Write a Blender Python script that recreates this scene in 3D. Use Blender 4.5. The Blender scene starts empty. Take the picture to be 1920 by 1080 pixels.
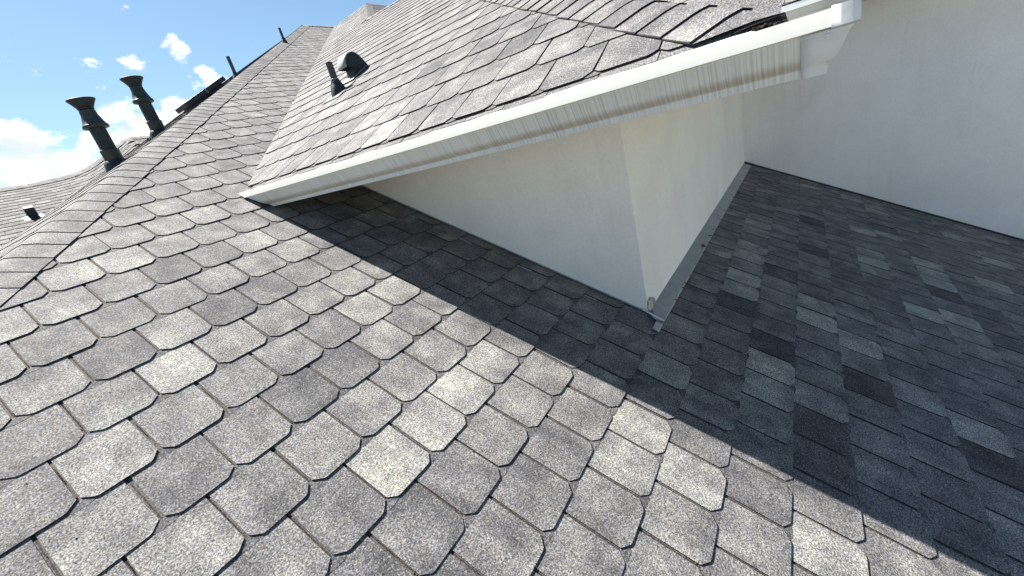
import bpy, bmesh, math, random
from mathutils import Vector, Matrix, noise
random.seed(7)
S = bpy.context.scene
COL = S.collection

# ------------------------------------------------------------------ camera
CAM = Vector((0.026715, -1.512324, 0.583733))
WM = ((0.522949, -0.421416, 0.740900), (-0.816306, 0.002536, 0.577614), (-0.245295, -0.906864, -0.342679))
FPX = 773.63
cd = bpy.data.cameras.new('camera'); cam = bpy.data.objects.new('camera', cd); COL.objects.link(cam)
xw = Vector((WM[0][0], WM[1][0], WM[2][0])); yw = -Vector((WM[0][1], WM[1][1], WM[2][1])); zw = -Vector((WM[0][2], WM[1][2], WM[2][2]))
m = Matrix((xw, yw, zw)).transposed().to_4x4(); m.translation = CAM
cam.matrix_world = m
cd.sensor_fit = 'HORIZONTAL'; cd.sensor_width = 36.0; cd.lens = 36.0 * FPX / 1920.0
cd.clip_start = 0.02; cd.clip_end = 6000
S.camera = cam
S.render.resolution_x = 1024; S.render.resolution_y = 576

# ------------------------------------------------------------------ light
SUN = Vector((-0.045, math.cos(math.radians(55)), math.sin(math.radians(55)))).normalized()   # towards the sun
sd = bpy.data.lights.new('sun', 'SUN'); sd.energy = 5.0; sd.angle = math.radians(0.5); sd.color = (1.0, 0.955, 0.88)
so = bpy.data.objects.new('sun', sd); COL.objects.link(so)
so.rotation_euler = (-SUN).to_track_quat('-Z', 'Y').to_euler()
S.view_settings.view_transform = 'Standard'; S.view_settings.look = 'None'
S.view_settings.gamma = 1.0; S.view_settings.use_curve_mapping = False
S.view_settings.exposure = 1.70

def pix_dir(x, y):
    c = Vector(((x - 960) / FPX, (y - 540) / FPX, 1.0))
    return Vector([sum(WM[r][k] * c[k] for k in range(3)) for r in range(3)]).normalized()

world = bpy.data.worlds.new('World'); S.world = world; world.use_nodes = True
nt = world.node_tree; nt.nodes.clear()
def N(nt, t, **kw):
    n = nt.nodes.new(t)
    for k, v in kw.items():
        if k.startswith('i_'):
            n.inputs[k[2:].replace('_', ' ')].default_value = v
        else: setattr(n, k, v)
    return n
def link(nt, a, b): nt.links.new(a, b)
def math_(nt, op, a, b=None, c=None, clamp=False):
    n = nt.nodes.new('ShaderNodeMath'); n.operation = op; n.use_clamp = clamp
    for i, v in enumerate((a, b, c)):
        if v is None: continue
        if isinstance(v, (int, float)): n.inputs[i].default_value = v
        else: nt.links.new(v, n.inputs[i])
    return n.outputs[0]
def maprange(nt, v, a, b, c=0.0, d=1.0, smooth=True):
    n = nt.nodes.new('ShaderNodeMapRange'); n.interpolation_type = 'SMOOTHSTEP' if smooth else 'LINEAR'
    nt.links.new(v, n.inputs[0])
    for i, x in enumerate((a, b, c, d)): n.inputs[1 + i].default_value = x
    return n.outputs[0]
def mixc(nt, f, a, b, blend='MIX'):
    n = nt.nodes.new('ShaderNodeMix'); n.data_type = 'RGBA'; n.blend_type = blend
    for sock, v in ((n.inputs[0], f), (n.inputs[6], a), (n.inputs[7], b)):
        if isinstance(v, (int, float)): sock.default_value = v
        elif isinstance(v, tuple): sock.default_value = v if len(v) == 4 else (*v, 1)
        else: nt.links.new(v, sock)
    return n.outputs[2]

sky = N(nt, 'ShaderNodeTexSky', sky_type='NISHITA', sun_disc=False, altitude=200.0, air_density=1.0, dust_density=1.0, ozone_density=1.2)
sky.sun_elevation = math.asin(SUN.z); sky.sun_rotation = math.atan2(SUN.x, SUN.y)
tc = N(nt, 'ShaderNodeTexCoord')
dirv = tc.outputs['Generated']
sep = N(nt, 'ShaderNodeSeparateXYZ'); link(nt, dirv, sep.inputs[0])
mp = N(nt, 'ShaderNodeMapping'); mp.inputs['Scale'].default_value = (1, 1, 1.5); link(nt, dirv, mp.inputs[0])
n1 = N(nt, 'ShaderNodeTexNoise', i_Scale=12.0, i_Detail=9.0, i_Roughness=0.6, i_Distortion=0.25); link(nt, mp.outputs[0], n1.inputs['Vector'])
n2 = N(nt, 'ShaderNodeTexNoise', i_Scale=3.2, i_Detail=3.0, i_Roughness=0.5); link(nt, mp.outputs[0], n2.inputs['Vector'])
mp2 = N(nt, 'ShaderNodeMapping'); mp2.inputs['Scale'].default_value = (1, 1, 1.5); mp2.inputs['Location'].default_value = (0.0, 0.0, 0.035)
link(nt, dirv, mp2.inputs[0])
n3 = N(nt, 'ShaderNodeTexNoise', i_Scale=12.0, i_Detail=5.0, i_Roughness=0.55, i_Distortion=0.25); link(nt, mp2.outputs[0], n3.inputs['Vector'])
# cumulus: named puffs (direction, radius, amount) over a low band that runs right round the horizon
acc = maprange(nt, sep.outputs[2], 0.24, 0.05, 0.0, 0.42)
acc = math_(nt, 'MULTIPLY', acc, maprange(nt, n2.outputs[0], 0.35, 0.6, 0.5, 1.0))
PUFF = [(28, 262, .065, .44), (0, 320, .11, .44), (70, 300, .095, .44), (120, 330, .085, .40), (30, 345, .16, .42), (165, 322, .085, .42), (205, 330, .09, .42),
        (238, 225, .065, .42), (205, 268, .06, .40), (262, 250, .075, .42), (305, 245, .07, .38), (338, 205, .055, .38), (350, 240, .08, .36), (180, 290, .045, .3), (160, 295, .04, .26),
        (330, 98, .045, .40), (305, 108, .045, .32), (275, 120, .045, .22), (378, 134, .035, .24), (352, 150, .04, .22), (328, 162, .035, .16), (262, 142, .03, .12), (300, 142, .03, .12)]
for px, py, r, amt in PUFF:
    d = pix_dir(px, py)
    vm = N(nt, 'ShaderNodeVectorMath', operation='DISTANCE'); link(nt, dirv, vm.inputs[0]); vm.inputs[1].default_value = d
    g = maprange(nt, vm.outputs['Value'], r, r * 0.15, 0.0, amt * 1.08)
    acc = math_(nt, 'MAXIMUM', acc, g)
dens = math_(nt, 'ADD', math_(nt, 'MULTIPLY_ADD', n1.outputs[0], 1.7, -0.425), acc)
mask = maprange(nt, dens, 0.64, 0.84)
shade = maprange(nt, math_(nt, 'ADD', n3.outputs[0], math_(nt, 'MULTIPLY', acc, 0.45)), 0.52, 0.76)
cloud = mixc(nt, shade, (11.0, 11.0, 10.9), (4.6, 5.05, 5.7))
skycol = mixc(nt, 1.0, sky.outputs[0], (0.62, 0.745, 0.775), 'MULTIPLY')
wc = mixc(nt, mask, skycol, cloud)
bg = N(nt, 'ShaderNodeBackground', i_Strength=0.058); link(nt, wc, bg.inputs[0])
out = N(nt, 'ShaderNodeOutputWorld'); link(nt, bg.outputs[0], out.inputs[0])

# ------------------------------------------------------------------ helpers
def tag(o, label=None, cat=None, group=None, kind=None):
    if label: o['label'] = label
    if cat: o['category'] = cat
    if group: o['group'] = group
    if kind: o['kind'] = kind
    return o
def empty(name, loc=(0, 0, 0), label=None, cat=None, group=None):
    o = bpy.data.objects.new(name, None); COL.objects.link(o); o.location = loc
    o.empty_display_size = 0.1
    return tag(o, label, cat, group)
def mesh_obj(name, verts, faces, mat, parent=None, loc=(0, 0, 0), smooth=False):
    me = bpy.data.meshes.new(name); me.from_pydata([tuple(v) for v in verts], [], faces); me.update()
    if mat: me.materials.append(mat)
    if smooth: me.shade_smooth()
    return obj_of(name, me, parent, loc)
def obj_of(name, me, parent=None, loc=(0, 0, 0)):
    o = bpy.data.objects.new(name, me); COL.objects.link(o)
    if parent is not None: o.parent = parent
    o.location = loc
    return o
def prism(profile, axis_pts):
    """closed profile swept through explicit point lists: axis_pts(k) -> list of 3D points"""
    rings = axis_pts; n = len(rings[0]); v = [p for r in rings for p in r]; f = []
    for k in range(len(rings) - 1):
        for i in range(n):
            j = (i + 1) % n
            f.append((k * n + i, k * n + j, (k + 1) * n + j, (k + 1) * n + i))
    f.append(tuple(range(n - 1, -1, -1))); f.append(tuple((len(rings) - 1) * n + i for i in range(n)))
    return v, f
def box_vf(x0, y0, z0, x1, y1, z1):
    v = [(x0, y0, z0), (x1, y0, z0), (x1, y1, z0), (x0, y1, z0), (x0, y0, z1), (x1, y0, z1), (x1, y1, z1), (x0, y1, z1)]
    f = [(0, 3, 2, 1), (4, 5, 6, 7), (0, 1, 5, 4), (1, 2, 6, 5), (2, 3, 7, 6), (3, 0, 4, 7)]
    return v, f
def lathe_obj(name, prof, mat, parent, loc=(0, 0, 0), seg=28, cap=True, tilt=None):
    v = []; f = []
    for r, z in prof:
        for k in range(seg):
            a = 2 * math.pi * k / seg; v.append((r * math.cos(a), r * math.sin(a), z))
    for i in range(len(prof) - 1):
        for k in range(seg):
            j = (k + 1) % seg
            f.append((i * seg + k, i * seg + j, (i + 1) * seg + j, (i + 1) * seg + k))
    if cap:
        f.append(tuple(range(seg - 1, -1, -1))); f.append(tuple((len(prof) - 1) * seg + k for k in range(seg)))
    o = mesh_obj(name, v, f, mat, parent, loc, smooth=False)
    for p in o.data.polygons: p.use_smooth = len(p.vertices) == 4
    try: o.data.set_sharp_from_angle(angle=math.radians(35))
    except Exception: pass
    if tilt: o.rotation_euler = tilt
    return o
def bevel(o, w, seg=2):
    b = o.modifiers.new('bevel', 'BEVEL'); b.width = w; b.segments = seg; b.limit_method = 'ANGLE'
def solid(o, t, off=-1):
    b = o.modifiers.new('solid', 'SOLIDIFY'); b.thickness = t; b.offset = off

def new_mat(name):
    m = bpy.data.materials.new(name); m.use_nodes = True; nt = m.node_tree
    b = nt.nodes['Principled BSDF']; return m, nt, b
def pos(nt): return N(nt, 'ShaderNodeNewGeometry').outputs['Position']

# ------------------------------------------------------------------ materials
def shingle_mat(name, per_object=True, warm=0.0, base=None):
    m, nt, b = new_mat(name)
    P = pos(nt)
    if per_object:
        oi = N(nt, 'ShaderNodeObjectInfo'); tone = N(nt, 'ShaderNodeSeparateColor'); link(nt, oi.outputs['Color'], tone.inputs[0])
        t = tone.outputs[0]; rnd = tone.outputs[1]
        tcx = N(nt, 'ShaderNodeTexCoord').outputs['Object']
    else:
        at = N(nt, 'ShaderNodeAttribute', attribute_name='tone'); s2 = N(nt, 'ShaderNodeSeparateXYZ'); link(nt, at.outputs['Vector'], s2.inputs[0])
        t = s2.outputs[0]; rnd = s2.outputs[1]
        lc = N(nt, 'ShaderNodeAttribute', attribute_name='lc'); tcx = lc.outputs['Vector']
    # soft blend of granule colour along the tab (a colour drop that starts part-way across)
    mp = N(nt, 'ShaderNodeMapping'); mp.inputs['Scale'].default_value = (1.0, 1.0, 0.0); link(nt, tcx, mp.inputs[0])
    va = N(nt, 'ShaderNodeVectorMath', operation='ADD'); link(nt, mp.outputs[0], va.inputs[0])
    cx = N(nt, 'ShaderNodeCombineXYZ'); link(nt, math_(nt, 'MULTIPLY', rnd, 91.0), cx.inputs[2]); link(nt, math_(nt, 'MULTIPLY', rnd, 37.0), cx.inputs[0]); link(nt, cx.outputs[0], va.inputs[1])
    g = N(nt, 'ShaderNodeTexNoise', i_Scale=7.0, i_Detail=3.0, i_Roughness=0.55); link(nt, va.outputs[0], g.inputs['Vector'])
    gr = math_(nt, 'MULTIPLY', math_(nt, 'SUBTRACT', g.outputs[0], 0.5), 1.15)
    big = N(nt, 'ShaderNodeTexNoise', i_Scale=1.3, i_Detail=4.0); link(nt, P, big.inputs['Vector'])
    bg_ = math_(nt, 'MULTIPLY', math_(nt, 'SUBTRACT', big.outputs[0], 0.5), 0.28)
    tt = math_(nt, 'ADD', math_(nt, 'ADD', t, gr), bg_)
    cr = N(nt, 'ShaderNodeValToRGB'); link(nt, tt, cr.inputs[0])
    e = cr.color_ramp.elements
    e[0].position = 0.0; e[0].color = (0.0409, 0.0418, 0.0472, 1)
    e[1].position = 1.0; e[1].color = (0.2715, 0.2715, 0.2448, 1)
    for ps, c in ((.28, (.0745, .0745, .080)), (.5, (.120, .118, .121)), (.72, (.177, .176, .170))):
        q = e.new(ps); q.color = (*c, 1)
    # mineral granules
    s1 = N(nt, 'ShaderNodeTexNoise', i_Scale=230.0, i_Detail=2.5, i_Roughness=0.75); link(nt, P, s1.inputs['Vector'])
    f1 = maprange(nt, s1.outputs[0], 0.36, 0.64, 0.33, 1.80, smooth=False)
    s3 = N(nt, 'ShaderNodeTexVoronoi', i_Scale=330.0); link(nt, P, s3.inputs['Vector'])
    vsep = N(nt, 'ShaderNodeSeparateColor'); link(nt, s3.outputs['Color'], vsep.inputs[0])
    f2 = maprange(nt, vsep.outputs[0], 0.0, 1.0, 0.52, 1.48, smooth=False)
    ff = math_(nt, 'MULTIPLY', f1, f2)
    cc = N(nt, 'ShaderNodeCombineXYZ'); [link(nt, ff, cc.inputs[k]) for k in range(3)]
    col = mixc(nt, 1.0, cr.outputs[0], cc.outputs[0], 'MULTIPLY')
    tint = mixc(nt, vsep.outputs[2], (.93, .98, 1.08), (1.08, 1.03, .92))
    col = mixc(nt, 1.0, col, tint, 'MULTIPLY')
    # sparse grit: pale and rust-brown grains
    rare = maprange(nt, vsep.outputs[1], 0.955, 0.965, 0, 0.5)
    col = mixc(nt, rare, col, (.36, .33, .27))
    # faint run marks and dirt
    mpw = N(nt, 'ShaderNodeMapping'); mpw.inputs['Scale'].default_value = (7, 1.2, 2.0); link(nt, P, mpw.inputs[0])
    st = N(nt, 'ShaderNodeTexNoise', i_Scale=3.0, i_Detail=4.0); link(nt, mpw.outputs[0], st.inputs['Vector'])
    dirt = maprange(nt, st.outputs[0], 0.35, 0.7, 0.86, 1.08)
    cd_ = N(nt, 'ShaderNodeCombineXYZ'); [link(nt, dirt, cd_.inputs[k]) for k in range(3)]
    col = mixc(nt, 1.0, col, cd_.outputs[0], 'MULTIPLY')
    if base: col = mixc(nt, 0.8, col, mixc(nt, 1.0, (*base, 1), cc.outputs[0], 'MULTIPLY'))
    link(nt, col, b.inputs['Base Color'])
    b.inputs['Roughness'].default_value = 0.86; b.inputs['Specular IOR Level'].default_value = 0.35
    bm = N(nt, 'ShaderNodeBump', i_Strength=0.55, i_Distance=0.0012); link(nt, s1.outputs[0], bm.inputs['Height']); link(nt, bm.outputs[0], b.inputs['Normal'])
    return m
M_SH = shingle_mat('shingle_granules', True)
M_SHJ = shingle_mat('shingle_granules_joined', False)
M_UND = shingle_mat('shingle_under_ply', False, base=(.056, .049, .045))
def _edge():
    m, nt, b = new_mat('asphalt_edge_slot_shade'); b.inputs['Base Color'].default_value = (.012, .012, .016, 1); b.inputs['Roughness'].default_value = .9
    return m
M_EDGE = _edge()
def plain_mat(name, col, rough=0.5, metal=0.0, spec=0.5, var=0.12, scale=14.0, bump=0.0, bscale=60.0):
    m, nt, b = new_mat(name); P = pos(nt)
    n = N(nt, 'ShaderNodeTexNoise', i_Scale=scale, i_Detail=6.0, i_Roughness=0.65); link(nt, P, n.inputs['Vector'])
    lo = tuple(c * (1 - var) for c in col); hi = tuple(min(1, c * (1 + var)) for c in col)
    link(nt, mixc(nt, maprange(nt, n.outputs[0], .3, .7), lo, hi), b.inputs['Base Color'])
    b.inputs['Roughness'].default_value = rough; b.inputs['Metallic'].default_value = metal; b.inputs['Specular IOR Level'].default_value = spec
    if bump:
        n2 = N(nt, 'ShaderNodeTexNoise', i_Scale=bscale, i_Detail=4.0); link(nt, P, n2.inputs['Vector'])
        bm = N(nt, 'ShaderNodeBump', i_Strength=bump, i_Distance=0.003); link(nt, n2.outputs[0], bm.inputs['Height']); link(nt, bm.outputs[0], b.inputs['Normal'])
    return m
def stucco_mat(name, col):
    m, nt, b = new_mat(name); P = pos(nt)
    big = N(nt, 'ShaderNodeTexNoise', i_Scale=1.6, i_Detail=6.0, i_Roughness=0.6); link(nt, P, big.inputs['Vector'])
    sm = N(nt, 'ShaderNodeTexNoise', i_Scale=55.0, i_Detail=5.0, i_Roughness=0.7); link(nt, P, sm.inputs['Vector'])
    c = mixc(nt, maprange(nt, big.outputs[0], .3, .7), tuple(x * .93 for x in col), tuple(min(1, x * 1.04) for x in col))
    c = mixc(nt, maprange(nt, sm.outputs[0], .3, .72), mixc(nt, 1.0, c, (.93, .93, .92), 'MULTIPLY'), c)
    # rain streaks, mostly vertical
    mp = N(nt, 'ShaderNodeMapping'); mp.inputs['Scale'].default_value = (9, 9, .8); link(nt, P, mp.inputs[0])
    st = N(nt, 'ShaderNodeTexNoise', i_Scale=2.0, i_Detail=4.0); link(nt, mp.outputs[0], st.inputs['Vector'])
    c = mixc(nt, maprange(nt, st.outputs[0], .55, .8, 0, .10), c, (.40, .38, .30))
    link(nt, c, b.inputs['Base Color']); b.inputs['Roughness'].default_value = 0.9; b.inputs['Specular IOR Level'].default_value = 0.2
    trowel = N(nt, 'ShaderNodeTexNoise', i_Scale=9.0, i_Detail=3.0); link(nt, P, trowel.inputs['Vector'])
    grit = N(nt, 'ShaderNodeTexNoise', i_Scale=180.0, i_Detail=3.0); link(nt, P, grit.inputs['Vector'])
    h = math_(nt, 'ADD', math_(nt, 'MULTIPLY', trowel.outputs[0], 2.2), math_(nt, 'ADD', math_(nt, 'MULTIPLY', sm.outputs[0], .8), math_(nt, 'MULTIPLY', grit.outputs[0], .5)))
    bm = N(nt, 'ShaderNodeBump', i_Strength=0.5, i_Distance=0.003); link(nt, h, bm.inputs['Height']); link(nt, bm.outputs[0], b.inputs['Normal'])
    return m
M_STUC = stucco_mat('cream_stucco', (.87, .86, .815))
M_STUW = stucco_mat('pale_stucco', (.85, .85, .84))
def gutter_mat():
    m, nt, b = new_mat('white_aluminium_gutter'); P = pos(nt)
    mp = N(nt, 'ShaderNodeMapping'); mp.inputs['Scale'].default_value = (.5, 62, .12); link(nt, P, mp.inputs[0])
    n = N(nt, 'ShaderNodeTexNoise', i_Scale=3.2, i_Detail=5.0, i_Roughness=0.7); link(nt, mp.outputs[0], n.inputs['Vector'])
    big = N(nt, 'ShaderNodeTexNoise', i_Scale=2.2, i_Detail=3.0); link(nt, P, big.inputs['Vector'])
    sp = N(nt, 'ShaderNodeSeparateXYZ'); link(nt, P, sp.inputs[0])
    zone = maprange(nt, sp.outputs[2], .622, .612)          # streaks start under the lip
    lowz = maprange(nt, sp.outputs[2], .580, .558)          # brown band on the ogee step
    lowz = math_(nt, 'MULTIPLY', lowz, maprange(nt, sp.outputs[2], .548, .554))
    streak = maprange(nt, n.outputs[0], .42, .66, 0, .58)
    f = math_(nt, 'MULTIPLY', math_(nt, 'MULTIPLY', streak, zone), maprange(nt, big.outputs[0], .3, .6, .45, 1.0))
    c = mixc(nt, f, (.66, .66, .62), (.27, .26, .225))
    c = mixc(nt, math_(nt, 'MULTIPLY', lowz, maprange(nt, n.outputs[0], .3, .6, .30, .62)), c, (.24, .20, .15))
    link(nt, c, b.inputs['Base Color']); b.inputs['Roughness'].default_value = 0.62
    return m
M_GUT = gutter_mat()
M_MITRE = plain_mat('bright_aluminium', (.64, .66, .66), 0.5, 0.1, 0.5, .06, 20, bump=.25, bscale=25)
M_WHITE = plain_mat('white_trim', (.68, .68, .65), 0.5, var=.06)
M_GALV = plain_mat('galvanised_flashing', (.36, .38, .40), 0.42, 0.55, 0.5, .14, 9)
M_DARKGAP = plain_mat('dark_gap_strip', (.03, .03, .032), 0.8)
M_VENT = plain_mat('dark_green_painted_steel', (.016, .023, .025), 0.5, 0.0, 0.3, .35, 22, bump=.3, bscale=90)
M_VENT2 = plain_mat('grey_green_painted_steel', (.030, .039, .041), 0.5, 0.0, 0.3, .3, 30, bump=.25)
M_PVC = plain_mat('dark_grey_plastic_pipe', (.030, .034, .038), 0.45, 0.0, 0.5, .2, 25)
M_BOOT = plain_mat('black_rubber_boot', (.016, .020, .025), 0.5, 0.0, 0.4, .2, 30)
M_HOOD = plain_mat('pale_grey_hood_metal', (.26, .27, .25), 0.5, 0.2, 0.5, .12, 20)
M_RUST = plain_mat('rust', (.16, .075, .030), 0.85, 0.1, 0.3, .4, 120)
M_SEAL = plain_mat('peeling_beige_sealant', (.46, .41, .34), 0.8, 0, 0.3, .3, 60, bump=.6)
M_FELT = plain_mat('torn_black_felt', (.020, .014, .012), 0.95, 0, 0.2, .4, 60, bump=.6)
M_GRIT = plain_mat('brown_grit', (.060, .045, .036), 0.9, 0, .3, .6, 300)
M_GROUND = plain_mat('dry_grass_ground', (.22, .21, .17), 0.95, 0, 0.2, .4, .6)
M_BRICK = plain_mat('lower_wall_render', (.45, .40, .34), 0.9, 0, .2, .1, 3)

# ------------------------------------------------------------------ roof frames
T = 0.5; A = math.atan(T); CA = math.cos(A); SA = math.sin(A)
EX = 0.2032; TW = 0.18146
class Frame:
    def __init__(s, O, U, V, Nn): s.O, s.U, s.V, s.N = Vector(O), Vector(U), Vector(V), Vector(Nn)
    def p(s, u, v, h=0.0): return s.O + s.U * u + s.V * v + s.N * h
    def mat(s, u, v):
        m = Matrix((s.U, s.V, s.N)).transposed().to_4x4(); m.translation = s.p(u, v); return m
F1 = Frame((0, 0, 0), (1, 0, 0), (0, CA, SA), (0, -SA, CA))              # main slope, rises along +Y
F2 = Frame((0, 0, 0), (0, -1, 0), (CA, 0, SA), (-SA, 0, CA))             # dormer slope, rises along +X
F3 = Frame((0, -2.80, 0), (1, 0, 0), (0, CA, SA), (0, -SA, CA))          # dormer side slope
F4 = Frame((3.28, 0, 0), (0, -1, 0), (CA, 0, SA), (-SA, 0, CA))          # rear roof
T0 = T / 1.016; A0 = math.atan(T0)
F0 = Frame((-1.0, 0, 0), (0, -1, 0), (math.cos(A0), 0, math.sin(A0)), (-math.sin(A0), 0, math.cos(A0)))         # slope beyond the long hip
F5 = Frame((0, -1.35, 0), (1, 0, 0), (0, CA, SA), (0, -SA, CA))          # upper peak side slope
def project(P):
    d = Vector(P) - CAM
    c = [sum(WM[k][r] * d[k] for k in range(3)) for r in range(3)]
    if c[2] < 0.05: return None
    return (960 + FPX * c[0] / c[2], 540 + FPX * c[1] / c[2])
def clip(poly, fn):
    out = []
    n = len(poly)
    for i in range(n):
        a, b = poly[i], poly[(i + 1) % n]; fa, fb = fn(a), fn(b)
        if fa >= 0: out.append(a)
        if (fa >= 0) != (fb >= 0):
            t = fa / (fa - fb); out.append((a[0] + (b[0] - a[0]) * t, a[1] + (b[1] - a[1]) * t))
    return out
TH = 0.0036
def tab_outline(w, ex, g0, g1, c=0.028, d=0.024):
    return [(g0, 0), (g0 + c * .80, -d * .90), (g0 + c * 1.1, -d), (w - g1 - c * 1.1, -d), (w - g1 - c * .80, -d * .90), (w - g1, 0), (w - g1, ex * .5), (w - g1, ex + .012), (g0, ex + .012)]
def tab_mesh(poly, ex, th, lift, tilt, w, curl=0.0):
    def H(u, v): return th * (2 - v / ex) + lift * max(0, 1 - (v + .03) / (ex + .03)) + tilt * (u / w - .5) + curl * (max(0, .06 - (v + .03)) / .06) ** 2
    n = len(poly); v = [(a, b, H(a, b)) for a, b in poly] + [(a, b, H(a, b) - th * 1.05) for a, b in poly]
    f = [tuple(range(n))] + [(i, i + n, (i + 1) % n + n, (i + 1) % n) for i in range(n)]
    return v, f
class Joined:
    def __init__(s): s.v, s.f, s.t, s.lc = [], [], [], []; s.edges = set()
    def add(s, fr, u0, v0, verts, faces, tone, rnd):
        b = len(s.v)
        for q in verts:
            s.v.append(tuple(fr.p(u0 + q[0], v0 + q[1], q[2]))); s.lc.append((q[0], q[1], q[2])); s.t.append((tone, rnd, 0))
        k0 = len(s.f); s.edges.update(range(k0 + 1, k0 + len(faces))); s.f += [tuple(b + i for i in f) for f in faces]
    def build(s, name, mat, parent, kind=None):
        if not s.v: return None
        me = bpy.data.meshes.new(name); me.from_pydata(s.v, [], s.f)
        a = me.attributes.new('tone', 'FLOAT_VECTOR', 'POINT'); a.data.foreach_set('vector', [x for t in s.t for x in t])
        a = me.attributes.new('lc', 'FLOAT_VECTOR', 'POINT'); a.data.foreach_set('vector', [x for t in s.lc for x in t])
        me.materials.append(mat)
        if s.edges: me.materials.append(M_EDGE); me.polygons.foreach_set('material_index', [1 if len(f) == 4 and i in s.edges else 0 for i, f in enumerate(s.f)])
        me.update()
        o = obj_of(name, me, parent)
        if kind: o['kind'] = kind
        return o
def rand_tone(spread=1.0):
    r = random.random()
    if r < .09: return .5 + spread * random.uniform(.18, .34)
    if r < .18: return .5 - spread * random.uniform(.15, .28)
    return .5 + spread * random.gauss(0, .055)

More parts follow.
